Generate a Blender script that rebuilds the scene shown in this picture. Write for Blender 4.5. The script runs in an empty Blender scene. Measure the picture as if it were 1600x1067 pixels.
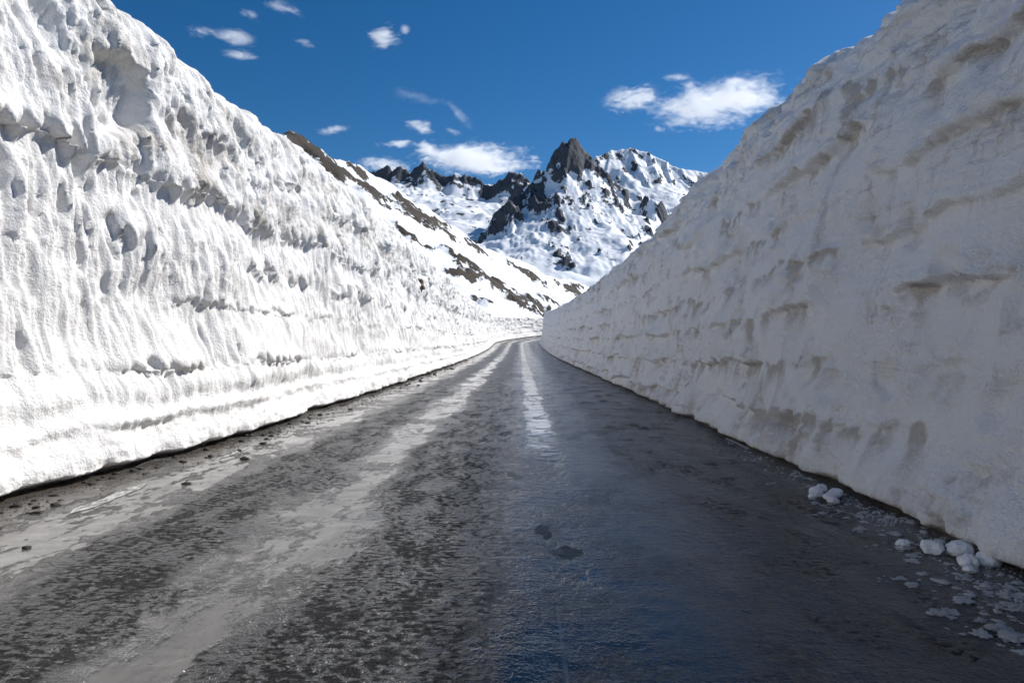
import bpy, math, random
import numpy as np
from mathutils import Vector

# ------------------------------------------------------------------ camera, sky, sun, exposure
scene = bpy.context.scene
COL = scene.collection
F_PX, VX, VY, CAM_H = 1067.0, 812.0, 533.5, 1.2

cam_data = bpy.data.cameras.new('camera')
cam = bpy.data.objects.new('camera', cam_data); COL.objects.link(cam)
cam.location = (0, 0, CAM_H)
cam.rotation_euler = (math.radians(90), 0, math.radians(0.644))
cam_data.lens = 24.0; cam_data.sensor_width = 36.0
cam_data.clip_start = 0.05; cam_data.clip_end = 40000
scene.camera = cam

SUN_EL = math.radians(41.5)
SUN_AZ = math.radians(54.0)           # clockwise from +Y (the road's direction)
world = bpy.data.worlds.new('World'); scene.world = world; world.use_nodes = True
wn, wl = world.node_tree.nodes, world.node_tree.links
bg = wn['Background']
sky = wn.new('ShaderNodeTexSky'); sky.sky_type = 'NISHITA'; sky.sun_disc = False
sky.sun_elevation = SUN_EL; sky.sun_rotation = SUN_AZ
sky.altitude = 2200; sky.air_density = 1.0; sky.dust_density = 0.5; sky.ozone_density = 2.2
hs = wn.new('ShaderNodeHueSaturation'); hs.inputs['Saturation'].default_value = 1.36
hs.inputs['Value'].default_value = 1.0
wl.new(sky.outputs[0], hs.inputs['Color']); wl.new(hs.outputs[0], bg.inputs[0])
bg.inputs[1].default_value = 0.068

sun_data = bpy.data.lights.new('sun', 'SUN'); sun_data.energy = 4.0
sun_data.angle = math.radians(0.53); sun_data.color = (1.0, 0.975, 0.94)
sun = bpy.data.objects.new('sun', sun_data); COL.objects.link(sun)
sdir = Vector((math.sin(SUN_AZ)*math.cos(SUN_EL), math.cos(SUN_AZ)*math.cos(SUN_EL), math.sin(SUN_EL)))
sun.rotation_euler = sdir.to_track_quat('Z', 'Y').to_euler()
sun.location = sdir*300

vs = scene.view_settings
vs.view_transform = 'Standard'; vs.look = 'None'; vs.exposure = 0.40; vs.gamma = 1.0
vs.use_curve_mapping = False
scene.cycles.use_denoising = True
scene.cycles.use_adaptive_sampling = True; scene.cycles.adaptive_threshold = 0.018
scene.cycles.max_bounces = 12
scene.cycles.diffuse_bounces = 6
scene.cycles.volume_bounces = 10
scene.cycles.transparent_max_bounces = 8

# ------------------------------------------------------------------ numpy noise
_G = np.linspace(0, 2*np.pi, 32, endpoint=False)
_GX, _GY = np.cos(_G).astype(np.float32), np.sin(_G).astype(np.float32)
def _hash(ix, iy, seed):
    h = (ix.astype(np.uint32)*np.uint32(374761393) + iy.astype(np.uint32)*np.uint32(668265263)
         + np.uint32((seed*2246822519 + 3266489917) & 0xFFFFFFFF))
    h = (h ^ (h >> np.uint32(13)))*np.uint32(1274126177)
    h = (h ^ (h >> np.uint32(15)))*np.uint32(2246822519)
    return h ^ (h >> np.uint32(16))
def pn(x, y, seed=0):
    """gradient noise, about -1..1"""
    x, y = np.broadcast_arrays(np.asarray(x, np.float64), np.asarray(y, np.float64))
    fx, fy = np.floor(x), np.floor(y)
    ix, iy = fx.astype(np.int64), fy.astype(np.int64)
    tx, ty = (x-fx).astype(np.float32), (y-fy).astype(np.float32)
    ux, uy = tx*tx*tx*(tx*(tx*6-15)+10), ty*ty*ty*(ty*(ty*6-15)+10)
    def g(dx, dy):
        k = (_hash(ix+dx, iy+dy, seed) & np.uint32(31)).astype(np.int64)
        return _GX[k]*(tx-dx) + _GY[k]*(ty-dy)
    a, b, c, d = g(0, 0), g(1, 0), g(0, 1), g(1, 1)
    return ((a+(b-a)*ux) + ((c+(d-c)*ux)-(a+(b-a)*ux))*uy)*1.5
def fbm(x, y, o=4, seed=0, gain=0.5):
    r, a = 0, 1.0
    for i in range(o):
        r = r + a*pn(x*2**i + 17.3*i, y*2**i - 9.1*i, seed+i); a *= gain
    return r
def ridged(x, y, o=4, seed=0, gain=0.5):
    r, a, w = 0, 1.0, 0.0
    for i in range(o):
        r = r + a*(1-np.abs(pn(x*2**i + 5.7*i, y*2**i + 3.3*i, seed+i))); w += a; a *= gain
    return r/w
def cells(x, y, seed=0, hood=1.0):
    """nearest jittered feature point: distance, random value of its cell (hood stretches the lower side)"""
    x, y = np.broadcast_arrays(x, y)
    ix, iy = np.floor(x).astype(np.int64), np.floor(y).astype(np.int64)
    best = np.full(x.shape, 9.0, np.float32); rnd = np.zeros(x.shape, np.float32)
    for dx in (-1, 0, 1):
        for dy in (-1, 0, 1):
            h = _hash(ix+dx, iy+dy, seed)
            jx = (h & np.uint32(1023)).astype(np.float32)/1023
            jy = ((h >> np.uint32(10)) & np.uint32(1023)).astype(np.float32)/1023
            rv = ((h >> np.uint32(20)) & np.uint32(1023)).astype(np.float32)/1023
            ex, ey = (ix+dx+jx-x), (iy+dy+jy-y)
            ey = np.where(ey > 0, ey*hood, ey/hood) if hood != 1 else ey
            d = np.sqrt(ex*ex+ey*ey)
            m = d < best
            best = np.where(m, d, best); rnd = np.where(m, rv, rnd)
    return best, rnd
def sst(a, b, x):
    t = np.clip((x-a)/(b-a), 0, 1); return t*t*(3-2*t)

# ------------------------------------------------------------------ mesh and tag helpers
def tag(o, label=None, cat=None, group=None, kind=None):
    if label: o['label'] = label
    if cat: o['category'] = cat
    if group: o['group'] = group
    if kind: o['kind'] = kind
    return o
def add(name, me, mat=None, parent=None):
    o = bpy.data.objects.new(name, me); COL.objects.link(o)
    if mat is not None and me is not None and not me.materials: me.materials.append(mat)
    if parent is not None: o.parent = parent
    return o
def grid_mesh(name, P, flip=False, attrs=None, uv=None):
    """P: (n, m, 3) array of positions -> quad grid mesh with smooth shading and float point attributes"""
    n, m, _ = P.shape
    i = np.arange(n*m).reshape(n, m)
    a, b, c, d = i[:-1, :-1], i[1:, :-1], i[1:, 1:], i[:-1, 1:]
    q = np.stack([a, d, c, b] if flip else [a, b, c, d], -1).reshape(-1, 4)
    me = bpy.data.meshes.new(name)
    me.vertices.add(n*m); me.vertices.foreach_set('co', P.reshape(-1).astype(np.float32))
    nq = len(q)
    me.loops.add(nq*4); me.loops.foreach_set('vertex_index', q.reshape(-1).astype(np.int32))
    me.polygons.add(nq)
    me.polygons.foreach_set('loop_start', np.arange(0, nq*4, 4, dtype=np.int32))
    me.polygons.foreach_set('use_smooth', np.ones(nq, bool))
    me.update(calc_edges=True)
    for k, v in (attrs or {}).items():
        at = me.attributes.new(k, 'FLOAT', 'POINT'); at.data.foreach_set('value', v.reshape(-1).astype(np.float32))
    if uv is not None:
        at = me.attributes.new('road_uv', 'FLOAT_VECTOR', 'POINT')
        at.data.foreach_set('vector', uv.reshape(-1).astype(np.float32))
    return me

# ------------------------------------------------------------------ node helpers
class NT:
    def __init__(s, name):
        s.mat = bpy.data.materials.new(name); s.mat.use_nodes = True
        s.t = s.mat.node_tree; s.t.nodes.clear()
        s.out = s.t.nodes.new('ShaderNodeOutputMaterial')
    def n(s, kind, **kw):
        nd = s.t.nodes.new(kind)
        for k, v in kw.items():
            if hasattr(nd, k) and not k[0].isupper(): setattr(nd, k, v)
        return nd
    def put(s, sock, v):
        if hasattr(v, 'is_linked') or hasattr(v, 'links'): s.t.links.new(v, sock)
        else: sock.default_value = v
    def math(s, op, a, b=None, c=None, clamp=False):
        nd = s.n('ShaderNodeMath', operation=op, use_clamp=clamp)
        s.put(nd.inputs[0], a)
        if b is not None: s.put(nd.inputs[1], b)
        if c is not None: s.put(nd.inputs[2], c)
        return nd.outputs[0]
    def ss(s, x, a, b):
        nd = s.n('ShaderNodeMapRange', interpolation_type='SMOOTHSTEP')
        s.put(nd.inputs[0], x); nd.inputs[1].default_value = a; nd.inputs[2].default_value = b
        return nd.outputs[0]
    def mix(s, f, a, b):
        nd = s.n('ShaderNodeMix', data_type='RGBA')
        s.put(nd.inputs[0], f); s.put(nd.inputs[6], a); s.put(nd.inputs[7], b)
        return nd.outputs[2]
    def mixf(s, f, a, b):
        nd = s.n('ShaderNodeMix', data_type='FLOAT')
        s.put(nd.inputs[0], f); s.put(nd.inputs[2], a); s.put(nd.inputs[3], b)
        return nd.outputs[0]
    def attr(s, name, vec=False):
        nd = s.n('ShaderNodeAttribute', attribute_name=name)
        return nd.outputs['Vector'] if vec else nd.outputs['Fac']
    def pos(s): return s.n('ShaderNodeNewGeometry').outputs['Position']
    def obj(s): return s.n('ShaderNodeTexCoord').outputs['Object']
    def scale(s, v, sc, loc=(0, 0, 0)):
        nd = s.n('ShaderNodeMapping'); s.put(nd.inputs['Vector'], v)
        nd.inputs['Scale'].default_value = sc; nd.inputs['Location'].default_value = loc
        return nd.outputs[0]
    def noise(s, v, sc, det=4, rough=0.55, dist=0.0):
        nd = s.n('ShaderNodeTexNoise'); s.put(nd.inputs['Vector'], v)
        nd.inputs['Scale'].default_value = sc; nd.inputs['Detail'].default_value = det
        nd.inputs['Roughness'].default_value = rough; nd.inputs['Distortion'].default_value = dist
        return nd.outputs[0]
    def voro(s, v, sc, feature='F1'):
        nd = s.n('ShaderNodeTexVoronoi', feature=feature); s.put(nd.inputs['Vector'], v)
        nd.inputs['Scale'].default_value = sc
        return nd.outputs['Distance']
    def bump(s, h, dist, strength=1.0, normal=None):
        nd = s.n('ShaderNodeBump'); s.put(nd.inputs['Height'], h)
        nd.inputs['Distance'].default_value = dist; nd.inputs['Strength'].default_value = strength
        if normal is not None: s.put(nd.inputs['Normal'], normal)
        return nd.outputs[0]
    def principled(s, **kw):
        p = s.n('ShaderNodeBsdfPrincipled')
        for k, v in kw.items(): s.put(p.inputs[k.replace('_', ' ')], v)
        s.t.links.new(p.outputs[0], s.out.inputs['Surface'])
        return p

def snow_wall_material(name, clean, dirty, dirt_gain, relief=0.015, mottle=0.25):
    t = NT(name); pos = t.pos()
    dirt = t.attr('dirt')
    n1 = t.noise(pos, 5.0, 4, 0.62); n2 = t.noise(pos, 40.0, 3, 0.6); n3 = t.noise(pos, 220.0, 1, 0.5)
    speck = t.ss(t.noise(pos, 90.0, 2, 0.7), 0.64, 0.72)
    m = t.math('MULTIPLY', dirt, t.math('MULTIPLY_ADD', n1, 1.6, 0.1))
    m = t.math('MULTIPLY_ADD', t.math('MULTIPLY', t.math('SUBTRACT', n2, 0.5), dirt), 0.9, m)
    run = t.ss(t.noise(t.scale(pos, (8, 8, 1.0)), 1.0, 4, 0.66), 0.50, 0.74)        # streaks washed down the face
    lay = t.ss(t.noise(t.scale(pos, (0.9, 0.9, 11), (3, 1, 2)), 1.0, 4, 0.64), 0.54, 0.72)  # thin dusty layers
    blot = t.ss(t.noise(pos, 1.1, 2, 0.6), 0.38, 0.62)
    ex = t.math('MULTIPLY', t.math('ADD', t.math('MULTIPLY', run, 0.42), t.math('MULTIPLY', lay, 0.34)), blot)
    m = t.math('MULTIPLY_ADD', ex, mottle, m)
    m = t.math('MULTIPLY', t.ss(m, 0.06, 0.80), dirt_gain, clamp=True)
    col = t.mix(m, clean, dirty)
    col = t.mix(t.math('MULTIPLY', t.math('MULTIPLY', speck, dirt), 0.45, clamp=True), col, (0.16, 0.125, 0.09, 1))
    h = t.math('MULTIPLY_ADD', n3, 0.4, t.math('MULTIPLY_ADD', n2, 1.0, n1))
    p = t.principled(Base_Color=col, Roughness=0.62, Normal=t.bump(h, relief, 0.85), Specular_IOR_Level=0.25)
    p.inputs['Subsurface Weight'].default_value = 0.0
    return t.mat

M_SNOW_L = snow_wall_material('sunlit_snow', (0.88, 0.858, 0.826, 1), (0.46, 0.41, 0.345, 1), 0.8)
M_SNOW_R = snow_wall_material('packed_snow', (0.91, 0.915, 0.925, 1), (0.38, 0.335, 0.28, 1), 0.66, 0.045, 1.1)

# ------------------------------------------------------------------ the road's course
T = np.arange(-40, 190, 0.25)
TH = np.where(T < 90, 0, np.minimum((T-90)/45.0, 1.35))
PX = np.cumsum(np.sin(TH))*0.25; PY = np.cumsum(np.cos(TH))*0.25
PX -= np.interp(0, T, PX); PY -= np.interp(0, T, PY)
def road_z(t):
    u = np.clip(np.asarray(t, float)-20, 0, 97)
    return 2.57e-6*u**3 + 0.06*np.clip(np.asarray(t, float)-117, 0, 100)
def course(t, off):
    th = np.interp(t, T, TH)
    return np.interp(t, T, PX)+off*np.cos(th), np.interp(t, T, PY)-off*np.sin(th)

LB = lambda s: np.interp(s, [-40, 3.5, 5.1, 8.2, 17, 60, 90, 180], [3.95, 3.93, 3.90, 3.58, 3.48, 3.5, 3.5, 3.6])
RB = lambda s: np.interp(s, [-40, 4, 17, 60, 180], [2.72, 2.68, 2.70, 2.66, 2.7])
LH = lambda s: np.interp(s, [-40, 7.4, 8.3, 10.1, 11, 12.4, 17, 27, 39, 61, 80, 104, 125, 180],
                         [4.85, 4.85, 4.66, 4.62, 4.78, 4.92, 4.86, 4.94, 4.78, 4.6, 4.4, 3.6, 2.5, 2.3])
RH = lambda s: np.interp(s, [-40, 6.3, 8, 10, 11.8, 14.2, 17.9, 22, 26.5, 35.6, 60, 95, 180],
                         [4.4, 4.34, 4.42, 4.46, 4.40, 4.2, 3.87, 3.92, 3.85, 3.75, 4.05, 4.3, 4.2])

def columns(s0, s1, near, k, coarse):
    a = list(np.arange(s0, near, coarse)); s = near
    while s < s1:
        a.append(s); s += 0.011 + k*max(0, s-near)
    return np.array(a)

# ------------------------------------------------------------------ snow walls
def ledge(z, zk, a, La, b, Lb, w=0.02):
    """a lip that juts out by a above zk and a hollow of depth b just below it"""
    u = z-zk
    up = a*np.exp(-np.clip(u, 0, None)/La); dn = -b*np.exp(np.clip(u, None, 0)/Lb)
    k = sst(-w, w, u)
    return up*k + dn*(1-k)

def left_relief(s, z, H):
    """how far the sunlit wall juts towards the road, and how dirty it is"""
    top = z/np.maximum(H, .1)
    f = 0.15*fbm(s/2.6, z/1.9, 3, 11)
    up = sst(0.58, 0.74, top+0.06*fbm(s/1.4, z*0, 2, 3))             # the lumpy upper layer
    d = 0.06*up
    # wind-packed layers, each with melt flutes of its own: sharp ribs between rounded hollows
    def line(z0, amp, sd): return z0 + amp*fbm(s/2.4, s*0+sd, 4, sd)
    L1, L2, L3, L4, L5, L6 = line(3.02, .16, 31), line(2.32, .20, 32), line(1.68, .06, 33), line(0.95, .06, 34), line(0.42, .04, 35), line(3.95, .25, 36)
    lay = 0
    for q in (L1, L3, L4, L6): lay = lay + 1.7*(z > q-0.05)
    seam = 1
    for q in (L1, L3, L4, L6): seam = seam*(1-0.9*np.exp(-((z-q+0.05)/0.07)**2))
    ws = s + 0.07*fbm(s/0.5, z/1.1, 3, 61) + lay
    fa = ridged(ws/0.31, z/3.0, 1, 62)
    fb = ridged(ws/0.15, z/2.0, 1, 63)
    fc = ridged(ws/0.075, z/1.1, 1, 64)
    mf = 0.35+0.65*sst(-0.5, 0.3, fbm(s/1.3, z/0.6, 2, 65))
    drip = 0.5*fa+0.5*fb-0.68
    def on(sd, lo=-0.25, hi=0.35): return sst(lo, hi, fbm(s/1.7, s*0+sd*3.1, 2, sd+50))
    near = sst(15, 9, s)
    z1 = L1-0.55*drip; m1 = (0.25+0.75*on(31, -0.5, 0.2))*(0.45+0.55*near)
    f += ledge(z, z1, 0.15, 0.36, 0.06, 0.5, 0.12)*m1
    z2 = L2-0.7*drip; f += ledge(z, z2, 0.07, 0.3, 0.06, 0.3, 0.09)*on(32, 0.0, 0.5)
    z3 = L3-0.25*drip; m3 = 0.15+0.85*on(33, -0.3, 0.3); f += ledge(z, z3, 0.055, 0.13, 0.028, 0.18, 0.06)*m3
    z4 = L4-0.28*drip; m4 = 0.3+0.7*on(34, -0.3, 0.3); f += ledge(z, z4, 0.09, 0.15, 0.03, 0.18, 0.07)*m4
    z5 = L5-0.10*drip; m5 = on(35, -0.4, 0.3)*sst(16, 8, s); f += ledge(z, z5, 0.055, 0.16, 0.04, 0.12, 0.07)*m5
    z6 = L6-0.6*drip; m6 = on(36, -0.1, 0.5); f += ledge(z, z6, 0.10, 0.3, 0.06, 0.35, 0.10)*m6
    low = sst(0.30, 0.75, z); mid = sst(0.9, 1.5, z)
    f += low*mf*seam*((0.045+0.03*mid)*(fa-0.75) + (0.07+0.025*mid)*(fb-0.75) + (0.055+0.015*mid)*(fc-0.75))
    # hooded melt hollows
    wx, wy = s + 0.05*fbm(s/0.3, z/0.5, 2, 71), z + 0.12*fbm(s/0.35, z/0.5, 2, 72)
    for sx, sz, sd, dep, pr in ((0.60, 1.15, 81, 0.10, 0.24), (0.28, 0.75, 82, 0.07, 0.44), (0.15, 0.50, 83, 0.055, 0.52), (0.085, 0.30, 84, 0.035, 0.5)):
        dd, rv = cells(wx/sx, wy/sz, sd, 1.7)
        pk = sst(0.52, 0.12, dd)*(rv < pr)*(0.4+0.6*rv/pr)
        f -= dep*pk*sst(0.9, 1.7, z)*(0.35+0.65*sst(0.2, 0.55, top))
    hol = np.hypot((s-6.95)/0.50, (z-3.72)/0.55) + 0.25*fbm(s/.4, z/.4, 2, 74)
    f -= 0.22*sst(1.05, 0.55, hol)
    # lumps
    lump = fbm(s/0.60, z/0.75, 3, 91, 0.5)
    f += (0.025 + 0.05*up)*lump
    f += 0.055*up*(ridged((s+0.25*z)/0.12, z/0.40, 3, 95)-0.7)
    f += 0.007*fbm(s/0.10, z/0.22, 4, 97, 0.6)*(1+1.0*up)
    f += d
    rl = (0.5+0.5*fbm(s/0.9, z*0, 3, 110))*(0.35+0.65*sst(30, 10, s))
    f += 0.085*np.exp(-((z-0.72-0.06*fbm(s/1.1, z*0, 2, 111))/0.12)**2)*rl + 0.06*np.exp(-((z-0.46-0.05*fbm(s/0.8, z*0, 2, 112))/0.07)**2)*(1-0.5*rl)
    f += 0.014*fbm(s/0.13, z/0.11, 3, 113)*sst(0.9, 0.4, z)
    # foot: a smooth skirt, undercut where it meets the road
    f += 0.12*sst(0.60, 0.10, z) + 0.07*fbm(s/0.55, z*0, 4, 115)*sst(0.35, 0.05, z)
    f -= 0.22*sst(0.085+0.03*pn(s/0.5, s*0, 7), 0.0, z)
    dirt = 0.48*up + 0.5*np.exp(-np.abs(z-z4-0.03)/0.10)*m4*sst(0.0, 0.5, fbm(s/0.9, s*0, 2, 101)) \
        + 0.60*np.exp(-np.abs(z-z1-0.12)/0.25)*m1 + 0.30*np.exp(-np.abs(z-z3)/0.06)*m3*sst(0, .4, pn(s/.8, s*0, 103)) \
        + 0.10*np.exp(-z/0.3)
    dirt = dirt*sst(-0.6, 0.6, fbm(s/0.8, z/0.5, 3, 105)) + 0.7*sst(0.09, 0.03, z)
    return f, dirt

def right_relief(s, z, H):
    top = z/np.maximum(H, .1)
    f = 0.15*fbm(s/3.1, z/2.3, 3, 211) + 0.05*fbm(s/0.9, z/0.9, 3, 213)
    tilt = 0.05*(s-8)*np.exp(-np.clip(s-4, 0, None)/14)
    dr = ridged(s/0.30 + 0.3*pn(s/0.6, z/2, 205), z/3.0, 2, 221)
    def zk(z0, amp, sd, drip, tl=1.0): return z0 - tl*tilt + 1.5*amp*fbm(s/1.7, s*0+sd, 4, sd) + 1.3*drip*(dr-0.6)
    def on(sd, lo=-0.05, hi=0.5): return sst(lo-0.1, hi-0.1, fbm(s/2.3, s*0+sd*2.3, 3, sd+50))
    L = [(0.42, .09, 231, .12, .05, .15, .05, .20), (0.95, .07, 232, .10, .055, .2, .03, .25), (1.5, .07, 233, .06, .075, .15, .05, .3),
         (2.0, .10, 234, .08, .055, .25, .04, .3), (2.55, .12, 235, .10, .055, .3, .04, .3), (3.15, .12, 236, .14, .06, .3, .05, .3),
         (3.7, .14, 237, .14, .07, .25, .05, .25)]
    dirt = 0*z
    for z0, amp, sd, drip, a, La, b, Lb in L:
        k = zk(z0, amp, sd, drip); m = on(sd)
        f += ledge(z, k, 1.5*a, La, 1.5*b, Lb, 0.03)*m
        u = z-k
        hang = sst(0.03, -0.02, u)*np.exp(np.clip(u, None, 0)/(0.10+0.22*sst(-.3, .6, pn(s/0.5, s*0, sd+9))))
        dirt += 1.0*hang*on(sd+17, -0.12, 0.42)*sst(90, 15, s)*sst(-0.5, 0.25, fbm(s/0.25, z/0.5, 3, sd+23))
    ws = s+0.12*fbm(s/0.8, z/0.9, 2, 261)
    mf = sst(-0.3, 0.5, fbm(s/1.5, z/0.9, 2, 264))
    f += 0.07*(ridged(ws/0.36, z/2.2, 2, 262)-0.7)*mf + 0.045*(ridged(ws/0.14, z/1.3, 2, 263)-0.7)*mf
    # scraped, crumbly band near the crest and broken bits
    cr = sst(0.62, 0.95, top)
    f += cr*(0.07*fbm((s+z*0.7)/0.7, (z-s*0.15)/0.22, 4, 271, 0.55))
    dd, rv = cells((s+.1*pn(s/.3, z/.3, 5))/0.55, z/0.5, 281, 1.3)
    f -= 0.09*sst(0.42, 0.15, dd)*(rv < 0.22)
    chip = sst(0.15, 0.6, fbm(s/0.8, z/0.6, 3, 283)); f += 0.05*chip*fbm(s/0.16, z/0.11, 3, 284)
    crust = sst(-0.2, 0.4, fbm(s/1.3, z/0.8, 3, 287))
    f += 0.022*fbm(s/0.22, z/0.14, 4, 285, 0.6)*(0.4+0.9*crust) + 0.010*fbm(s/0.06, z/0.05, 3, 286, 0.6)*(0.3+crust)
    f += 0.030*(ridged((s+0.3*z)/0.30, (z-0.05*s)/0.09, 2, 288)-0.7)*sst(0.1, 0.5, fbm(s/0.9, z/0.4, 2, 289))
    f += (0.10 + 0.09*fbm(s/0.6, z*0, 4, 215))*sst(0.5, 0.1, z) - 0.16*sst(0.06+0.02*pn(s/0.4, s*0, 8), 0.0, z)
    stk = sst(0.1, 0.7, fbm(s/0.22, z/1.6, 3, 291))*sst(-0.2, 0.5, fbm(s/2.0, z/1.2, 2, 292))
    broad = sst(-0.15, 0.7, fbm(s/1.1, z/0.7, 4, 293))
    dirt = dirt + 0.35*stk + 0.10*broad + 0.30*chip*sst(-.1, .4, fbm(s/.3, z/.2, 3, 296)) \
        + 0.35*cr*sst(0.0, 0.6, fbm((s+z)/0.9, z/0.25, 3, 294)) + 0.6*sst(0.10, 0.02, z) + 0.25*np.exp(-z/0.35)
    return f, dirt

def snow_wall(name, side, s, nz, base, height, lean, relief, mat, depth):
    H = height(s) + 0.10*fbm(s/1.3, s*0, 4, 301 if side < 0 else 302) \
        + (0.11 if side > 0 else 0.05)*(1-2*np.abs(pn(s/0.45, s*0+4, 303)))*sst(120, 20, s)
    v = np.linspace(0, 1, nz)
    v = v**1.05
    S = np.repeat(s[:, None], nz, 1); Z = H[:, None]*v[None]; HH = np.repeat(H[:, None], nz, 1)
    f, dirt = relief(S, Z, HH)
    R = 0.30
    q = np.clip((Z-(HH-R))/R, 0, 1)
    off = base(s)[:, None] + lean*Z + R*(1-np.sqrt(1-q*q*0.98)) - f
    # the snow field on top, running back from the crest
    ca = np.concatenate([np.geomspace(0.03, 1.0, 18), np.geomspace(1.3, depth, 10)])
    CS = np.repeat(s[:, None], len(ca), 1)
    co = off[:, -1:]+ca[None]
    cz = H[:, None] + 0.10*(1-np.exp(-ca[None]/0.4)) + 0.012*ca[None] \
        + np.minimum(ca[None], 1)*(0.12*fbm(CS/1.5, co/1.5, 3, 331)) + 0.04*np.minimum(ca[None]*4, 1)*fbm(CS/0.4, co/0.4, 2, 332)
    off = np.concatenate([off, co, co[:, -1:]+0.5], 1); Z = np.concatenate([Z, cz, cz[:, -1:]*0-3], 1)
    dirt = np.concatenate([dirt, np.full((len(s), len(ca)+1), 0.12)], 1)
    x, y = course(np.repeat(s[:, None], off.shape[1], 1), side*off)
    P = np.stack([x, y, Z+road_z(s)[:, None]], -1)
    me = grid_mesh(name, P, flip=side < 0, attrs={'dirt': dirt})
    return add(name, me, mat)

sl = columns(-14, 172, 2.6, 0.0026, 0.12)
wl_ = snow_wall('snow_wall', -1, sl, 350, LB, LH, 0.115, left_relief, M_SNOW_L, 9.0)
tag(wl_, 'tall sunlit white snow wall with melt flutes and dripping ledges, left of the road', 'snow wall', 'snow walls along the road', 'thing')
sr = columns(-14, 150, 2.0, 0.0040, 0.12)
wr_ = snow_wall('snow_wall', 1, sr, 320, RB, RH, 0.18, right_relief, M_SNOW_R, 9.0)
tag(wr_, 'tall shaded grey snow wall with brown dirt streaks, right of the road', 'snow wall', 'snow walls along the road', 'thing')

# ------------------------------------------------------------------ road
def road_material():
    t = NT('wet_asphalt'); uv = t.attr('road_uv', True)
    sep = t.n('ShaderNodeSeparateXYZ'); t.put(sep.inputs[0], uv)
    X, S = sep.outputs[0], sep.outputs[1]
    wob = t.math('MULTIPLY_ADD', t.noise(t.scale(uv, (1.2, 0.35, 1)), 1.0, 4), 0.9, -0.45)
    Xw = t.math('ADD', X, wob)
    def band(x, c, w0, w1):   # 1 inside, 0 outside
        return t.ss(t.math('ABSOLUTE', t.math('SUBTRACT', x, c)), w1, w0)
    patch = t.noise(t.scale(uv, (1.6, 0.8, 1)), 1.0, 6, 0.62)
    patch2 = t.noise(t.scale(uv, (5.0, 2.2, 1), (3, 7, 0)), 1.0, 5, 0.6)
    streak = t.noise(t.scale(uv, (9.0, 0.5, 1), (1, 2, 0)), 1.0, 4, 0.6)
    grain = t.noise(uv, 130.0, 3, 0.6); grain2 = t.noise(uv, 38.0, 3, 0.6)
    lumps_ = t.noise(t.scale(uv, (9, 15, 1), (4, 2, 0)), 1.0, 5, 0.62)
    stones = t.voro(uv, 70.0)
    rut = band(Xw, -1.35, 0.10, 0.45); rut2 = band(t.math('MULTIPLY_ADD', wob, 0.3, X), 0.28, 0.10, 0.32)
    edgew = t.ss(Xw, -2.2, -2.8)
    far = t.ss(S, 4.5, 9.0)
    # standing water: smooth film in the wheel tracks, the rest wet but rough
    track = t.math('ADD', t.math('MULTIPLY', rut, 0.30), t.math('ADD', t.math('MULTIPLY', rut2, t.math('MULTIPLY_ADD', far, 0.20, 0.12)), t.math('MULTIPLY', edgew, 0.30)))
    fine = t.noise(t.scale(uv, (16, 7, 1), (5, 5, 0)), 1.0, 5, 0.65)
    mott = t.math('MULTIPLY_ADD', fine, 0.55, t.math('MULTIPLY_ADD', patch2, 0.60, t.math('MULTIPLY', patch, 0.75)))
    film = t.ss(t.math('ADD', track, mott), 1.11, 1.24)
    film = t.math('MULTIPLY', film, t.ss(Xw, 1.6, 0.9))
    lane = t.math('ADD', band(Xw, -2.05, 0.15, 0.50), band(Xw, -0.55, 0.25, 0.75))          # coarse worn bands between the tracks
    damp = t.ss(t.math('SUBTRACT', t.math('MULTIPLY_ADD', patch2, 0.4, t.math('MULTIPLY', patch, 0.7)), t.math('MULTIPLY', lane, 0.16)), 0.36, 0.60)
    # colours: wet bitumen, pale grit, silt with painted wall reflection on the sunny side, mud at the edges, painted hillside reflection in the middle
    col = t.mix(grain, (0.005, 0.005, 0.006, 1), (0.034, 0.033, 0.032, 1))
    col = t.mix(t.math('MULTIPLY', streak, 0.25), col, (0.05, 0.048, 0.046, 1))
    silt_sheen = t.math('MULTIPLY', t.ss(Xw, -0.3, -1.3), t.ss(t.math('SUBTRACT', t.math('ADD', t.math('MULTIPLY', edgew, 0.12), t.math('MULTIPLY_ADD', fine, 0.35, t.math('MULTIPLY_ADD', patch2, 0.45, t.math('MULTIPLY', patch, 0.4)))), t.math('MULTIPLY', lane, 0.12)), 0.46, 0.70))
    col = t.mix(t.math('MULTIPLY', silt_sheen, 0.7), col, (0.15, 0.14, 0.126, 1))  # silt, coloured paler to carry the sunlit wall's reflection
    streak_sheen = t.math('MULTIPLY', band(t.math('MULTIPLY_ADD', wob, 0.12, X), 0.25, 0.14, 0.30),
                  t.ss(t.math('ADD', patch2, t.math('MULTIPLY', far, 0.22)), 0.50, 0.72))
    streak_sheen = t.math('MULTIPLY', streak_sheen, t.math('MULTIPLY_ADD', far, 0.85, 0.15))
    col = t.mix(t.math('MULTIPLY', streak_sheen, 0.7), col, (0.42, 0.415, 0.41, 1))  # reflection of the bright hillside, put into the colour as a pale streak
    mudm = t.math('MULTIPLY', t.ss(t.math('MULTIPLY_ADD', wob, 0.5, X), -2.95, -3.4), t.ss(patch2, 0.35, 0.60))
    col = t.mix(t.math('MULTIPLY', mudm, 0.85), col, (0.062, 0.048, 0.036, 1))
    mudr = t.math('MULTIPLY', t.ss(t.math('MULTIPLY_ADD', wob, 0.4, X), 2.05, 2.4), t.ss(patch2, 0.30, 0.60))
    col = t.mix(t.math('MULTIPLY', mudr, 0.7), col, (0.19, 0.175, 0.155, 1))
    seam = t.math('MULTIPLY', band(t.math('MULTIPLY_ADD', wob, 0.03, X), 0.17, 0.003, 0.010), t.ss(patch2, 0.4, 0.6))
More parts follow.
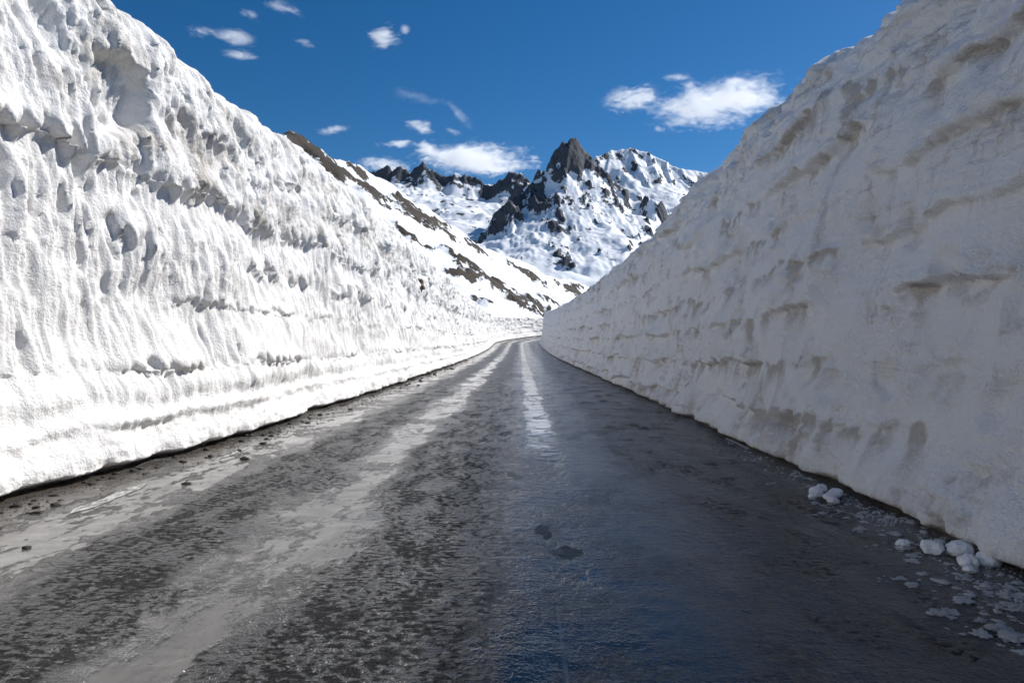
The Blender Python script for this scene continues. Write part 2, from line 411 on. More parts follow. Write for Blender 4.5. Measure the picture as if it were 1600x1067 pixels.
    col = t.mix(t.math('MULTIPLY', seam, 0.5), col, (0.20, 0.19, 0.18, 1))
    rough = t.mixf(damp, 0.26, 0.13)
    rough = t.mixf(streak_sheen, rough, 0.16)
    rough = t.mixf(film, rough, 0.035)
    rough = t.mixf(mudm, rough, 0.40)
    h = t.math('ADD', t.math('MULTIPLY', grain, 0.12), t.math('MULTIPLY', stones, 0.35))
    h = t.math('MULTIPLY_ADD', grain2, 0.8, t.math('MULTIPLY_ADD', lumps_, 1.9, h))
    amp = t.mixf(film, t.mixf(damp, 1.25, 0.55), 0.06)
    sheet = band(Xw, 0.45, 0.45, 0.95)                     # thin running water right of the middle
    amp = t.math('MULTIPLY', amp, t.math('MULTIPLY_ADD', sheet, -0.62, 1.0))
    rough = t.mixf(t.math('MULTIPLY', sheet, t.math('SUBTRACT', 1.0, streak_sheen)), rough, 0.09)
    # drier open-textured specks that hold no water
    speck = t.ss(t.math('MULTIPLY_ADD', t.math('SUBTRACT', patch2, 0.5), 0.55, t.noise(t.scale(uv, (19, 27, 1), (9, 5, 0)), 1.0, 5, 0.70)), 0.47, 0.57)
    clump = t.ss(t.math('ADD', t.noise(t.scale(uv, (2.2, 1.3, 1), (2, 6, 0)), 1.0, 4, 0.6), t.math('MULTIPLY', lane, 0.20)), 0.46, 0.62)
    speck = t.math('MULTIPLY', t.math('MULTIPLY', speck, clump), t.math('SUBTRACT', 1.0, t.math('MAXIMUM', film, t.math('MULTIPLY', sheet, 0.6))))
    def worn(x, y, a, b):
        dx = t.math('DIVIDE', t.math('SUBTRACT', X, x), a); dy = t.math('DIVIDE', t.math('SUBTRACT', S, y), b)
        r2 = t.math('ADD', t.math('MULTIPLY', dx, dx), t.math('MULTIPLY', dy, dy))
        return t.ss(t.math('MULTIPLY_ADD', t.math('SUBTRACT', fine, 0.5), 5.5, r2), 1.3, 0.5)
    hole = t.math('MAXIMUM', worn(0.155, 4.36, .06, .17), worn(0.262, 3.92, .09, .13))     # worn, dark spots in the middle
    speck = t.math('MAXIMUM', speck, t.math('MULTIPLY', hole, 0.7))
    rough = t.mixf(speck, rough, 0.55)
    spec = t.mixf(speck, 0.68, 0.06)
    col = t.mix(t.math('MULTIPLY', speck, 0.8), col, (0.012, 0.012, 0.012, 1))
    h = t.math('MULTIPLY_ADD', speck, -0.9, h)
    b = t.bump(t.math('MULTIPLY', h, amp), 0.016, 1.0)
    t.principled(Base_Color=col, Roughness=rough, Normal=b, Specular_IOR_Level=spec)
    return t.mat
M_ROAD = road_material()
st = np.concatenate([np.arange(-14, 1.5, 0.2), columns(1.5, 172, 1.5, 0.006, 0.2)])
xo = np.linspace(-4.6, 3.6, 150)
SS, XX = np.meshgrid(st, xo, indexing='ij')
dz = -0.012*np.exp(-((XX+1.35)/0.22)**2) - 0.010*np.exp(-((XX-0.3)/0.22)**2) + 0.006*fbm(XX/0.8, SS/1.2, 3, 401) + 0.0025*fbm(XX/0.15, SS/0.15, 2, 402)
rx, ry = course(SS, XX)
P = np.stack([rx, ry, road_z(SS)+dz], -1)
road = add('road', grid_mesh('road', P, flip=True, uv=np.stack([XX, SS, XX*0], -1)), M_ROAD)
tag(road, 'wet dark asphalt mountain road between the snow walls', kind='structure')

# ------------------------------------------------------------------ ground and mountains
def mountain_material(name, snow, rock_a, rock_b, sc, bump):
    t = NT(name); pos = t.pos()
    n1 = t.noise(pos, sc, 6, 0.65); n2 = t.noise(pos, sc*6, 5, 0.65)
    m = t.math('ADD', t.attr('rock'), t.math('MULTIPLY', t.math('SUBTRACT', n1, 0.5), 1.3))
    m = t.math('ADD', m, t.math('MULTIPLY', t.math('SUBTRACT', n2, 0.5), 0.75))
    m = t.ss(m, 0.44, 0.56)
    rock = t.mix(n2, rock_a, rock_b)
    col = t.mix(m, snow, rock)
    h = t.math('MULTIPLY', t.math('ADD', n1, n2), t.mixf(m, 0.12, 1.0))
    t.principled(Base_Color=col, Roughness=t.mixf(m, 0.55, 0.85), Normal=t.bump(h, bump, 0.8), Specular_IOR_Level=0.2)
    return t.mat

def at(px, py, D): return ((px-VX)/F_PX*D, D, CAM_H+(VY-py)/F_PX*D)

def seg_field(X, Y, ridges):
    """highest of the sloping flanks that fall away from ridge lines [(points, steepness, run-out, valley slope)],
    and the distance from the nearest ridge"""
    h = np.full(X.shape, -1e9); dm = np.full(X.shape, 1e9)
    for pts, k, run, lin in ridges:
        for (x0, y0, z0), (x1, y1, z1) in zip(pts[:-1], pts[1:]):
            dx, dy = x1-x0, y1-y0
            u = np.clip(((X-x0)*dx+(Y-y0)*dy)/(dx*dx+dy*dy), 0, 1)
            d = np.hypot(X-x0-u*dx, Y-y0-u*dy)
            hh = z0+u*(z1-z0) - k*run*(1-np.exp(-d/run)) - lin*d
            h = np.maximum(h, hh); dm = np.minimum(dm, d)
    return h, dm

def slope_of(h, dx, dy):
    gx, gy = np.gradient(h, dx, dy)
    return np.sqrt(gx*gx+gy*gy), gx, gy

def mountain(name, label, x0, x1, y0, y1, step, ridges, floor, amp, sc, seed, rockfun, mat, jag=25):
    xs, ys = np.arange(x0, x1, step), np.arange(y0, y1, step)
    X, Y = np.meshgrid(xs, ys, indexing='ij')
    h0, dm = seg_field(X, Y, ridges)
    ed = sst(0, sc*0.5, dm)
    ux = X + ed*sc*0.25*fbm(X/sc, Y/sc, 3, seed+5); uy = Y + ed*sc*0.25*fbm(X/sc, Y/sc, 3, seed+9)
    h0, _ = seg_field(ux, uy, ridges)
    h0 = h0 + jag*(ridged(X/70, Y/160, 4, seed+70, 0.65)-0.66)*np.exp(-(dm/90)**2)
    near = np.clip((h0-floor)/300, 0.15, 1)
    gx_ = X + 60*fbm(X/260, Y/260, 2, seed+60)
    gully = ridged(gx_/(sc*.30), Y/(sc*1.7), 2, seed+61)-0.72
    hs = h0 + amp*near*((0.2+0.8*ed)*(ridged(X/sc, Y/sc, 2, seed, 0.4)-0.72)*1.3 + 0.55*sst(0, 90, dm)*gully) \
        + amp*0.04*fbm(X/(sc*0.2), Y/(sc*0.2), 3, seed+20)
    hs = np.maximum(hs, floor + 20*fbm(X/400, Y/400, 3, seed+30))
    sl_, gx, gy = slope_of(hs, step, step)
    bias = rockfun(X, Y, hs, sl_, gx, gy, dm)
    wx2, wy2 = X + sc*.06*fbm(X/(sc*.2), Y/(sc*.2), 2, seed+51), Y + sc*.06*fbm(X/(sc*.2), Y/(sc*.2), 2, seed+52)
    det = ridged(wx2/(sc*.26), wy2/(sc*.40), 6, seed+44, 0.68)-0.64
    hr = amp*(0.75*det + 0.8*(bias-0.5)) + amp*0.06*fbm(X/(sc*.05), Y/(sc*.05), 3, seed+40)
    rock = 0.5 + hr/(amp*0.45)
    lift = np.clip(hr, 0, None)
    h = hs + amp*0.30*(1-np.exp(-lift/(amp*0.30))) + sst(0, amp*.12, hr)*amp*(0.26*det+0.04*fbm(X/(sc*.03), Y/(sc*.03), 2, seed+41))
    o = add(name, grid_mesh(name, np.stack([X, Y, h], -1), attrs={'rock': rock}), mat)
    return tag(o, label, kind='structure')

M_PEAK = mountain_material('alpine_rock_and_snow', (0.84, 0.86, 0.89, 1), (0.045, 0.050, 0.060, 1), (0.115, 0.120, 0.132, 1), 0.012, 6.0)

# main rocky peak with its spur
A = [
    ([at(893, 224, 2800), at(887, 233, 2795), at(880, 228, 2790), at(869, 242, 2785), at(860, 255, 2780), at(857, 280, 2770), at(848, 284, 2760), at(826, 300, 2700), at(808, 314, 2640), at(802, 318, 2620), at(796, 330, 2600), at(776, 347, 2540), at(746, 378, 2450), at(690, 430, 2350)], 1.35, 380, 0.20),
    ([at(893, 224, 2800), at(899, 225, 2803), at(906, 238, 2806), at(918, 247, 2810), at(928, 263, 2812), at(938, 284, 2800), at(946, 290, 2780), at(968, 330, 2600), at(1005, 378, 2420), at(1060, 415, 2250)], 1.35, 380, 0.20),
    ([at(893, 224, 2800), at(884, 268, 2690), at(890, 310, 2560), at(905, 350, 2420), at(925, 395, 2230), at(950, 432, 2050)], 0.95, 380, 0.20),
    ([at(826, 300, 2700), at(838, 320, 2560), at(850, 352, 2430), at(866, 385, 2270), at(884, 425, 2080)], 1.0, 330, 0.20),
    ([at(802, 318, 2620), at(800, 360, 2400), at(830, 410, 2150)], 0.9, 300, 0.20),
    ([at(746, 380, 2440), at(766, 356, 2480), at(790, 326, 2530), at(799, 313, 2550), at(808, 326, 2545), at(836, 366, 2420), at(872, 412, 2230)], 1.45, 190, 0.34),
    ([at(826, 332, 2600), at(838, 317, 2625), at(852, 336, 2600), at(860, 366, 2480)], 1.7, 120, 0.34),
    ([at(938, 284, 2800), at(930, 320, 2650), at(950, 370, 2450)], 0.9, 300, 0.20),
]
def streaks(X, Y, h, sd, w=45, l=170): return fbm(X/w+h/200, h/l+Y/300, 5, sd, 0.6)
def rock_main(X, Y, h, sl_, gx, gy, dm):
    r = 0.45*(sl_-1.0) + 0.19
    r = r + 0.55*np.exp(-(((X-222)/95)**4 + ((h-755)/90)**4))            # bare summit tower
    r = r + 0.45*np.exp(-(((X-65)/45)**2 + ((h-525)/60)**2))             # knob on the spur
    r = r + 0.30*np.exp(-(((X+40)/32)**2 + ((h-480)/70)**2)) - 0.16*np.exp(-(((X-20)/60)**2 + ((h-390)/90)**2))
    r = r + 0.40*np.exp(-(((X-120)/45)**2 + ((h-260)/60)**2))
    r = r + 0.30*np.exp(-(((X-150)/40)**2 + ((h-400)/50)**2))
    return r + 0.12*np.exp(-dm/40) + 0.28*streaks(X, Y, h, 77)
mountain('mountain', 'steep dark rock peak with twin summit above snowy flanks', -420, 760, 1500, 3250, 4.6, A, 60, 80, 330, 510, rock_main, M_PEAK)

B = [
    ([at(900, 275, 3500), at(930, 249, 3600), at(955, 234, 3700), at(985, 231, 3720), at(1012, 241, 3700), at(1040, 253, 3650), at(1062, 263, 3600), at(1100, 271, 3600), at(1180, 290, 3600)], 0.85, 500, 0.2),
    ([at(985, 231, 3720), at(998, 262, 3520), at(1020, 300, 3300), at(1050, 340, 3050)], 0.8, 450, 0.2),
    ([at(1040, 253, 3650), at(1052, 300, 3350), at(1075, 340, 3100)], 0.9, 400, 0.2),
    ([at(955, 234, 3700), at(945, 280, 3450), at(960, 320, 3250)], 0.8, 400, 0.2),
]
def rock_right(X, Y, h, sl_, gx, gy, dm):
    return 0.42*(sl_-0.95) + 0.22 + 0.30*streaks(X, Y, h, 87, 60, 130) - 0.06*np.exp(-dm/40)
mountain('mountain', 'broad snowy peak with rocky ribs behind the dark summit', 50, 1750, 2900, 4000, 6.5, B, 60, 80, 330, 520, rock_right, M_PEAK, 22)

C = [
    ([at(480, 300, 4700), at(560, 275, 4700), at(592, 264, 4700), at(606, 261, 4700), at(612, 266, 4700), at(620, 260, 4700), at(641, 271, 4700), at(652, 260, 4720), at(660, 255, 4720), at(672, 262, 4715), at(690, 278, 4700), at(700, 274, 4700), at(715, 270, 4700), at(728, 276, 4700), at(742, 279, 4700), at(770, 292, 4650), at(786, 280, 4600), at(796, 271, 4600), at(802, 270, 4600), at(818, 275, 4600), at(832, 291, 4550), at(870, 300, 4500)], 1.7, 110, 0.30),
]
def rock_back(X, Y, h, sl_, gx, gy, dm):
    return 0.33*np.exp(-(dm/85)**2) + 0.15 + 0.36*streaks(X, Y, h, 97, 80, 120) + 0.25*(sl_-0.6)
mountain('mountain', 'far jagged ridge of dark rock teeth above a white glacier basin', -1700, 500, 2500, 4950, 8.5, C, 60, 42, 300, 530, rock_back, M_PEAK, 60)

# near hillside that falls from the left towards the road's bend
HP = [at(300, 215, 260), at(400, 235, 320), at(455, 211, 380), at(500, 237, 440), at(560, 265, 520), at(600, 284, 580), at(640, 310, 640), at(680, 336, 700), at(745, 379, 800),
      at(800, 402, 900), at(850, 429, 1000), at(920, 446, 1150), at(1000, 470, 1350)]
def hillside():
    xs, ys = np.arange(-330, 330, 2.0), np.concatenate([np.arange(70, 500, 2.0), np.arange(500, 1400, 3.0)])
    X, Y = np.meshgrid(xs, ys, indexing='ij')
    h, _ = seg_field(X, Y, [(HP, 0.72, 260, 0.18)])
    h += 5.0*fbm(X/70, Y/70, 3, 601) + 1.2*fbm(X/16, Y/16, 3, 602)
    rock = hill_rock(X, Y, h)
    rk = sst(0.35, 0.6, rock + 0.3*fbm(X/9, Y/9, 3, 611))
    h += rk*(2.2 + 2.6*ridged(X/14, Y/14, 4, 603) + 0.8*fbm(X/4, Y/4, 2, 604) - 1.5)
    # keep clear of the road
    tt = np.arange(60, 190, 2.0); cx, cy = course(tt, 0*tt)
    d = np.full(X.shape, 1e9); zr = np.zeros(X.shape)
    for a, b, c in zip(cx, cy, road_z(tt)):
        dd = np.hypot(X-a, Y-b); m = dd < d
        d = np.where(m, dd, d); zr = np.where(m, c, zr)
    k = sst(13, 40, d)
    side = sst(0, 14, d-11)
    lim = zr-1.5
    h = np.where(d < 11, np.minimum(h, lim), lim + (np.maximum(h, 0)-lim)*side*np.maximum(k, 0.15))
    h = np.where(d >= 60, np.maximum(h, -1.0), h)
    o = add('hill', grid_mesh('hill', np.stack([X, Y, h], -1), attrs={'rock': rock}), M_HILL)
    tag(o, 'near snowy hillside with brown rock bands behind the left wall', kind='structure')
OUT = [(-116, 380, 26, 10, 1.35), (-100, 378, 24, 12, 1.1), (-128, 392, 30, 5, 1.3), (-88, 392, 18, 9, 1.2), (-116, 492, 16, 2.5, 1.46), (-104, 440, 22, 6, 1.4),
       (-92, 543, 26, 5, 1.36), (-75, 544, 69, 13, 1.41), (-67, 547, 40, 10, 1.3), (-58, 349, 6, 6, 1.2), (-44, 731, 36, 8, 1.39),
       (-39, 361, 4, 2.6, 0.4), (-27, 337, 19, 2.5, 0.94), (-15, 392, 45, 8, 1.43), (-18, 306, 4, 4, 0.5), (-11, 453, 14, 5, 1.14),
       (4, 428, 36, 10, 1.21), (2, 373, 22, 10, 1.28), (33, 670, 110, 6, 1.46), (9, 875, 51, 7, 1.08), (3, 847, 26, 18, 1.05),
       (85, 1031, 32, 12, 1.02), (79, 1047, 60, 3.5, 1.10), (-35, 356, 4, 4, 0.6), (-75, 601, 70, 4, 1.53), (-99, 472, 16, 9, 1.33),
       (-30, 344, 4, 4, 0.6), (-47, 354, 4, 2.5, 0.7)]   # outcrops: x, y, length, width, heading
def hill_rock(X, Y, h):
    r = np.full(X.shape, 0.02)
    X, Y = X + 3*fbm(X/14, Y/22, 3, 631), Y + 8*fbm(X/14, Y/22, 3, 632)
    for x, y, a, b, th in OUT:
        c, s = math.cos(th), math.sin(th)
        u, v = (X-x)*c+(Y-y)*s, -(X-x)*s+(Y-y)*c
        r = np.maximum(r, 1.0*np.exp(-((u/a/1.25)**2+(v/b/1.55)**2)))
    return r*0.98 - 0.06 + 0.42*fbm(X/5, Y/22, 5, 621, 0.62)*sst(0.05, 0.4, r)
M_HILL = mountain_material('brown_rock_and_snow', (0.85, 0.865, 0.88, 1), (0.026, 0.021, 0.017, 1), (0.090, 0.072, 0.055, 1), 0.10, 1.2)
hillside()

g = NT('snow_ground'); g.principled(Base_Color=(0.83, 0.85, 0.88, 1), Roughness=0.6, Normal=g.bump(g.noise(g.pos(), 0.05, 5), 3.0, 0.5), Specular_IOR_Level=0.2)
gx, gy = np.meshgrid(np.linspace(-9000, 9000, 60), np.linspace(-9000, 9000, 60), indexing='ij')
ground = add('ground', grid_mesh('ground', np.stack([gx, gy, gx*0-3.2], -1)), g.mat)
tag(ground, 'snow covered valley floor', kind='structure')

# ------------------------------------------------------------------ small things on and beside the road
from mathutils import noise as mnoise
def blob(name, seed, sub, rough, stretch=(1, 1, 1), flat=None, freq=1.3):
    """an uneven lump; flat cuts its underside level at that height"""
    import bmesh
    bm = bmesh.new(); bmesh.ops.create_icosphere(bm, subdivisions=sub, radius=1.0)
    o = Vector((seed*7.3, seed*3.1, seed*1.7))
    for v in bm.verts:
        n = v.co.normalized(); r = 1.0; a = rough
        for k in range(4):
            r += a*mnoise.noise(n*freq*2**k + o*(k+1)); a *= 0.5
        v.co = Vector((n.x*r*stretch[0], n.y*r*stretch[1], n.z*r*stretch[2]))
        if flat is not None and v.co.z < flat: v.co.z = flat
    me = bpy.data.meshes.new(name); bm.to_mesh(me); bm.free()
    me.polygons.foreach_set('use_smooth', np.ones(len(me.polygons), bool))
    return me
def flake(name, seed, seg=30, rings=6):
    """a thin ragged pancake of slush, 1 across and 1 high at its thickest"""
    P = []; F = []
    for i in range(rings+1):
        u = i/rings
        for j in range(seg):
            a = 2*math.pi*j/seg
            R = 1+0.45*mnoise.noise(Vector((math.cos(a)*1.1, math.sin(a)*1.1, seed*3.7)))+0.28*mnoise.noise(Vector((math.cos(a)*3.2, math.sin(a)*3.2, seed*1.9)))
            x, y = math.cos(a)*R*u, math.sin(a)*R*u
            hgt = (1-u**3)*(0.65+0.7*mnoise.noise(Vector((x*2.6, y*2.6, seed*5.1))))
            P.append((x, y, max(hgt, 0.0 if i == rings else 0.08)-0.05))
    for i in range(rings):
        for j in range(seg):
            F.append((i*seg+j, (i+1)*seg+j, (i+1)*seg+(j+1) % seg, i*seg+(j+1) % seg))
    me = bpy.data.meshes.new(name); me.from_pydata(P, [], F); me.update()
    me.polygons.foreach_set('use_smooth', np.ones(len(me.polygons), bool))
    return me
def simple(name, a, b, sc, rough, bump, coat=0.0):
    t = NT(name); pos = t.pos(); n = t.noise(pos, sc, 5, 0.6)
    t.principled(Base_Color=t.mix(n, a, b), Roughness=rough, Normal=t.bump(t.noise(pos, sc*4, 4, 0.6), bump, 0.8), Specular_IOR_Level=0.4)
    return t.mat
M_LUMP = simple('clean_lump_snow', (0.55, 0.55, 0.56, 1), (0.86, 0.87, 0.89, 1), 14, 0.6, 0.016)
M_SLUSH = simple('grey_slush', (0.24, 0.24, 0.245, 1), (0.68, 0.69, 0.70, 1), 30, 0.30, 0.012)
M_MUD = simple('dark_mud', (0.018, 0.014, 0.011, 1), (0.055, 0.043, 0.033, 1), 60, 0.7, 0.004)
M_ROCK = simple('brown_rock', (0.06, 0.045, 0.032, 1), (0.20, 0.15, 0.105, 1), 5, 0.85, 0.05)
pt = NT('worn_white_paint'); pp = pt.pos()
pm = pt.ss(pt.math('MULTIPLY_ADD', pt.noise(pt.scale(pp, (30, 12, 1)), 1.0, 5, 0.68), 0.8, pt.math('MULTIPLY', pt.noise(pp, 3.0, 3), 0.3)), 0.46, 0.58)
pt.principled(Base_Color=pt.mix(pm, (0.05, 0.047, 0.043, 1), (0.50, 0.49, 0.46, 1)), Roughness=0.22, Normal=pt.bump(pt.noise(pp, 40.0, 4, 0.6), 0.006, 0.8))
M_PAINT = pt.mat
rnd = random.Random(5)

def rsurf(x, s):   # height of the asphalt
    return float(road_z(s)) + float(-0.012*np.exp(-((x+1.35)/0.22)**2) - 0.010*np.exp(-((x-0.3)/0.22)**2)
        + 0.006*fbm(np.array([x/0.8]), np.array([s/1.2]), 3, 401)[0] + 0.0025*fbm(np.array([x/0.15]), np.array([s/0.15]), 2, 402)[0])

# lumps of snow fallen from the shaded wall
lumps = [blob('snow_lump', 20+i, 4, 0.34, (1, 1, .85), -0.62, 1.0) for i in range(5)]
for x, s, r, lab in (
    (2.40, 5.46, .072, 'round snow lump at the back of the far pile by the shaded wall'),
    (2.32, 5.36, .074, 'snow lump on the road side of the far pile'),
    (2.44, 5.30, .070, 'snow lump wedged against the wall in the far pile'),
    (2.36, 5.22, .062, 'small snow lump in the middle of the far pile'),
    (2.33, 5.10, .056, 'small snow lump at the near end of the far pile'),
    (2.25, 5.27, .044, 'smallest snow lump of the far pile, furthest out on the asphalt'),
    (2.46, 3.84, .092, 'largest round snow lump of the near pile at the wall foot'),
    (2.34, 3.90, .080, 'wide snow lump on the road side of the near pile'),
    (2.52, 3.70, .076, 'snow lump pressed against the wall beside the largest one'),
    (2.40, 3.68, .066, 'low snow lump in front of the near pile'),
    (2.24, 4.02, .050, 'small snow lump behind the near pile'),
    (2.34, 3.58, .040, 'smallest snow lump at the front of the near pile')):
    o = add('snow_lump', lumps[rnd.randrange(5)], M_LUMP)
    o.location = (x, s, rsurf(x, s)+r*0.40); r *= 0.72; o.scale = (r, r*rnd.uniform(.85, 1.15), r*rnd.uniform(.85, 1.05))
    o.rotation_euler = (0, 0, rnd.uniform(0, 6.28))
    tag(o, lab, 'snow lump', 'snow lumps fallen from the shaded wall')

# flat slush along the foot of the shaded wall
flakes = [blob('slush_patch', 3+i, 3, 1.0, (1, 1, .8), -0.05, 2.4) for i in range(8)]
spots = []
for n, s0, s1, x0, x1, r0, r1 in ((120, 2.45, 3.5, 1.86, 2.38, .010, .044), (105, 3.1, 4.9, 2.10, 2.54, .009, .042), (45, 4.3, 7.5, 2.25, 2.58, .008, .034), (25, 2.6, 5.0, 1.6, 2.1, .004, .012)):
    for _ in range(n//5):
        cs, cx, ca = rnd.uniform(s0, s1), rnd.uniform(x0, x1), rnd.uniform(.5, 1)
        for _ in range(5): spots.append((cs+rnd.gauss(0, .07), min(cx+rnd.gauss(0, .09), 2.6), (r0+(r1-r0)*rnd.random()**1.6)*ca))
for s, x, r in spots:
    o = add('slush_patch', flakes[rnd.randrange(8)], M_SLUSH)
    o.location = (x, s, rsurf(x, s)-0.002); o.scale = (r*rnd.uniform(.8, 1.5), r*rnd.uniform(.6, 1.0), r*rnd.uniform(.4, .8)); o.rotation_euler = (0, 0, rnd.uniform(-.8, .8))
    lab = 'tiny slush crumb out on the dark asphalt, away from the shaded wall' if x < 1.9 else \
        'scrap of grey slush in the spread nearest the camera, before the near pile' if s < 3.45 else \
        'scrap of grey slush around the near snow lump pile' if s < 4.2 else \
        'scrap of grey slush between the two snow lump piles' if s < 5.1 else 'scrap of grey slush beside or beyond the far snow lump pile'
    tag(o, lab, 'slush', 'slush scraps along the shaded wall')

# mud clods along the sunlit wall
clods = [blob('mud_clod', 60+i, 2, 0.9, (1, 1, .6), -0.3, 1.8) for i in range(4)]
def clod(x, s, r, lab, k=None):
    o = add('mud_clod', clods[rnd.randrange(4)], M_MUD)
    o.location = (x, s, rsurf(x, s)+r*0.2); o.scale = (r*rnd.uniform(.9, 1.6), r, r*rnd.uniform(.7, 1)); o.rotation_euler = (0, 0, rnd.uniform(0, 6.28))
    tag(o, lab, 'mud clod', 'mud clods along the sunlit wall')
clod(-2.87, 3.94, .022, 'single dark clod on open asphalt, nearest to the camera')
clod(-3.37, 4.72, .026, 'single dark clod beside the end of the white dash')
clod(-2.82, 5.75, .024, 'single dark clod on smooth wet asphalt beyond the dash')
for _ in range(95):
    s = 4.6*math.exp(rnd.random()*1.9); w = float(LB(np.array(s)))
    clod(-w+0.10+abs(rnd.gauss(0.16, 0.20)), s, rnd.uniform(.010, .034)*(0.8+s/30), 'small dark mud clod at the sunlit wall foot, near the white dash' if s < 7 else 'small dark mud clod further along the sunlit wall foot')

# worn paint: edge lines of the road
def paint(x, s0, s1, w, seed, lab):
    n = max(4, int((s1-s0)/0.05)); P = []; F = []
    for i in range(n+1):
        s = s0+(s1-s0)*i/n; e = min(1, min(i, n-i)/3)
        a = w*(0.5+0.35*mnoise.noise(Vector((s*3, seed, 0))))*e; b = w*(0.5+0.35*mnoise.noise(Vector((s*3, seed, 9))))*e
        for dx in (-a, 0, b): P.append((x+dx, s, rsurf(x+dx, s)+0.003))
        if i:
            k = 3*i
            F += [(k-3, k-2, k+1, k), (k-2, k-1, k+2, k+1)]
    me = bpy.data.meshes.new('road_marking'); me.from_pydata(P, [], F); me.update()
    tag(add('road_marking', me, M_PAINT), lab, kind='structure')
paint(-3.14, 4.72, 5.72, 0.11, 1, 'worn white dash by the sunlit wall')
paint(-3.06, 6.9, 7.7, 0.05, 2, 'faint worn dash further along the sunlit wall')

# crumbs of slush, too many to count
P, F = [], []
for _ in range(2600):
    sv = 2.45*math.exp(rnd.random()**1.3*1.25); x = min(2.56, 2.62-0.16*(7-sv)/4.5*rnd.random()*2.6-abs(rnd.gauss(0, .09))); r = rnd.uniform(.003, .010)*(.6+sv/8)
    if fbm(np.array([x/0.22]), np.array([sv/0.30]), 2, 777)[0] < -0.08: continue
    zb = rsurf(x, sv); k = len(P); a0 = rnd.uniform(0, 6.28)
    for j in range(6):
        t_ = a0+2*math.pi*j/6; q = r*rnd.uniform(.6, 1.3); P.append((x+q*math.cos(t_)*1.3, sv+q*math.sin(t_), zb-0.002))
    P.append((x, sv, zb+r*rnd.uniform(.4, .9)))
    for j in range(6): F.append((k+j, k+(j+1) % 6, k+6))
me = bpy.data.meshes.new('slush'); me.from_pydata(P, [], F); me.update()
tag(add('slush', me, M_SLUSH), 'fine grey slush crumbs strewn along the foot of the shaded wall', kind='stuff')

# grit and gravel washed against the wall feet
def grit(name, n, side, lab):
    P = []; F = []
    for _ in range(n):
        sv = 3.2*math.exp(rnd.random()*2.6); w = float((LB if side < 0 else RB)(np.array(sv)))
        x = side*(w-0.06-abs(rnd.gauss(0, 0.22))); r = rnd.uniform(.003, .011)*(0.8+sv/25)
        zb = rsurf(x, sv) if sv < 14 else float(road_z(sv)); k = len(P); a0 = rnd.uniform(0, 6.28)
        for j in range(5):
            t = a0+2*math.pi*j/5; q = r*rnd.uniform(.7, 1.2); P.append((x+q*math.cos(t)*1.2, sv+q*math.sin(t), zb-0.002))
        P.append((x+r*rnd.uniform(-.3, .3), sv+r*rnd.uniform(-.3, .3), zb+r*rnd.uniform(.5, 1.1)))
        for j in range(5): F.append((k+j, k+(j+1) % 5, k+5))
    me = bpy.data.meshes.new(name); me.from_pydata(P, [], F); me.update()
    tag(add(name, me, M_MUD if side < 0 else M_GRIT), lab, kind='stuff')
M_GRIT = simple('dirty_ice_grit', (0.04, 0.036, 0.032, 1), (0.26, 0.25, 0.24, 1), 40, 0.5, 0.003)
grit('gravel', 2600, -1, 'dark gravel and mud crumbs along the foot of the sunlit wall')
grit('gravel', 1600, 1, 'grey grit along the foot of the shaded wall')

# rocks
def in_wall(s, z):
    f, _ = left_relief(np.array([[s]]), np.array([[z]]), np.array([[float(LH(np.array(s)))]]))
    return float(LB(np.array(s))) + 0.115*z - float(f[0, 0])
rock_me = blob('rock', 91, 4, 0.75, (1, .8, .9), None, 1.1)
o = add('rock', rock_me, M_ROCK); o.location = (-in_wall(25.8, 3.30)-0.02, 25.8, 3.30+float(road_z(25.8))); o.scale = (.24, .42, .30)
tag(o, 'brown rock stuck in the sunlit snow wall', 'rock')
for px, s, r, lab in ((809, 117, .9, 'dark boulder half buried at the road bend beside the wall end'), (832, 119, 1.2, 'dark boulder at the road bend, next to the shaded wall edge')):
    o = add('rock', rock_me, M_ROCK); X_ = (px-VX)/F_PX*s
    o.location = (X_, s, float(road_z(s))+.5); o.scale = (r, r, r*.8); o.rotation_euler = (0, 0, s)
    tag(o, lab, 'rock')

# ------------------------------------------------------------------ clouds
def cloud_material():
    t = NT('cloud_vapour'); ob = t.obj()
    info = t.n('ShaderNodeObjectInfo')
    n1 = t.noise(t.scale(t.pos(), (0.62, 1.0, 1.45)), 0.0046, 8, 0.66, 0.7)
    n2 = t.noise(t.scale(t.pos(), (0.6, 1.0, 1.3), (900, 0, 0)), 0.014, 6, 0.6, 1.0)
    n1 = t.math('MULTIPLY_ADD', n2, 0.5, t.math('MULTIPLY', n1, 0.6))
    ln = t.n('ShaderNodeVectorMath', operation='LENGTH'); t.put(ln.inputs[0], ob)
    d = t.math('ADD', t.math('MULTIPLY', t.math('SUBTRACT', n1, 0.55), 3.9), t.math('MULTIPLY', t.math('SUBTRACT', 0.58, ln.outputs['Value']), 1.1))
    d = t.ss(d, 0.0, 0.95)
    edge = t.ss(ln.outputs['Value'], 1.0, 0.8)
    dens = t.math('MULTIPLY', t.math('MULTIPLY', d, edge), info.outputs['Alpha'])
    v = t.n('ShaderNodeVolumePrincipled')
    v.inputs['Color'].default_value = (1, 1, 1, 1); v.inputs['Anisotropy'].default_value = 0.0
    t.put(v.inputs['Density'], t.math('MULTIPLY', dens, 0.034))
    t.t.links.new(v.outputs[0], t.out.inputs['Volume'])
    t.mat.volume_intersection_method = 'FAST' if hasattr(t.mat, 'volume_intersection_method') else None
    return t.mat
M_CLOUD = cloud_material()
def ico(name, sub):
    import bmesh
    bm = bmesh.new(); bmesh.ops.create_icosphere(bm, subdivisions=sub, radius=1.0)
    me = bpy.data.meshes.new(name); bm.to_mesh(me); bm.free(); return me
cloud_me = ico('cloud', 3)
ALT = 1750.0
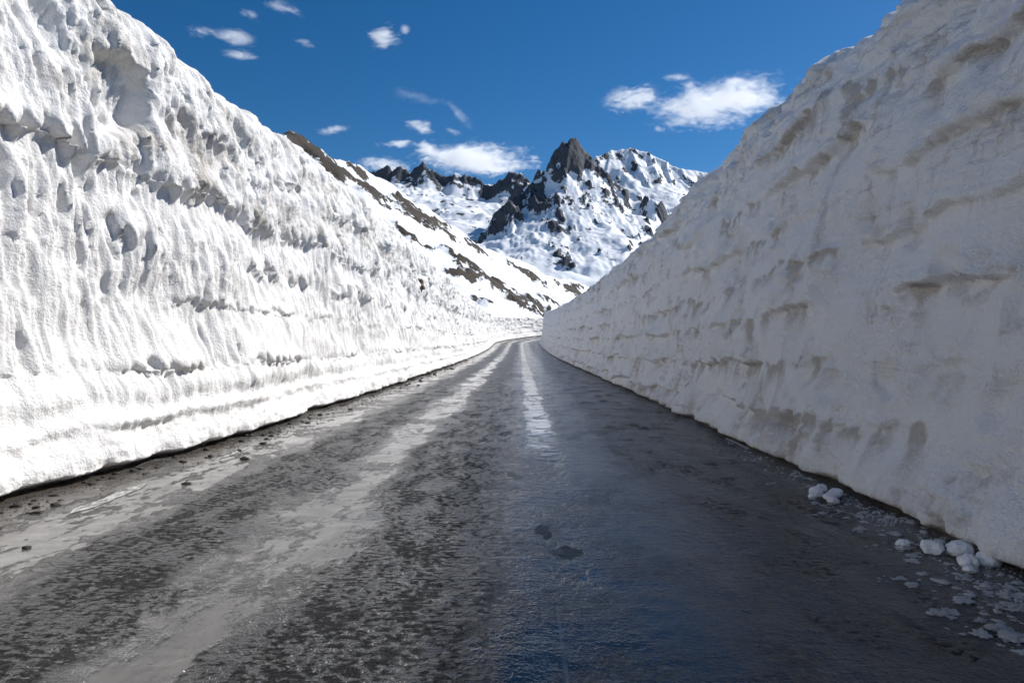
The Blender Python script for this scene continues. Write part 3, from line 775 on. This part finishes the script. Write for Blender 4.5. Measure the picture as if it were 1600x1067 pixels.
for px, py, w, h, dens, rot, label in (
    (601, 60, 62, 56, 1.0, -6, 'small round puff cloud alone in the upper sky'),
    (632, 46, 18, 26, 0.6, 30, 'tiny cloud scrap beside the round puff'),
    (310, 48, 52, 30, 0.6, -12, 'small wispy cloud with curled top over the left wall'),
    (360, 56, 84, 24, 0.6, 4, 'thin streaky cloud trailing from the curled wisp'),
    (386, 18, 56, 26, 0.35, 25, 'faint torn wisp near the top edge of the sky'),
    (432, 8, 78, 22, 0.6, 16, 'bright thin streak cloud at the top edge'),
    (371, 85, 58, 14, 0.5, 0, 'short low wisp just above the left snow crest'),
    (473, 64, 56, 15, 0.5, 6, 'short flat wisp left of the round puff'),
    (519, 201, 70, 17, 0.5, -8, 'thin flat cloud low over the rocky hillside crest'),
    (661, 201, 56, 28, 0.7, 14, 'small arched cloud above the long cloud bank'),
    (704, 204, 38, 16, 0.4, 18, 'tiny thin scrap right of the small arched cloud'),
    (618, 225, 62, 18, 0.5, -4, 'faint flat wisp above the far jagged ridge'),
    (740, 249, 206, 46, 0.9, 3, 'long white cloud bank above the far jagged ridge'),
    (668, 233, 62, 24, 0.8, 18, 'upper left end of the long cloud bank'),
    (597, 260, 100, 34, 0.6, 2, 'pale cloud rising behind the far ridge left end'),
    (838, 247, 36, 18, 0.35, 0, 'faint scrap beside the dark rock summit'),
    (985, 157, 104, 44, 0.9, -8, 'white ragged cloud left of the largest cloud'),
    (1126, 163, 236, 62, 0.9, -4, 'largest white cloud, running behind the right snow crest'),
    (715, 178, 110, 18, 0.07, 48, 'faint curved veil of high cloud above the long bank'),
    (655, 152, 120, 16, 0.05, 12, 'faint thin veil high above the rocky ridge'),
    (1066, 123, 62, 15, 0.5, 0, 'thin streak above the largest cloud'),
):
    D = ALT/((VY-py)/F_PX)
    o = add('cloud', cloud_me if not cloud_me.users else cloud_me, M_CLOUD)
    o.location = at(px, py, D)
    k = D/F_PX
    o.scale = (w*k*0.64, max(w, h)*k*0.5, h*k*(0.62 if dens > 0.65 else 0.5))
    o.rotation_euler = (0, math.radians(rot), 0)
    o.color = (1, 1, 1, dens)
    tag(o, label, 'cloud', 'small fair weather clouds')
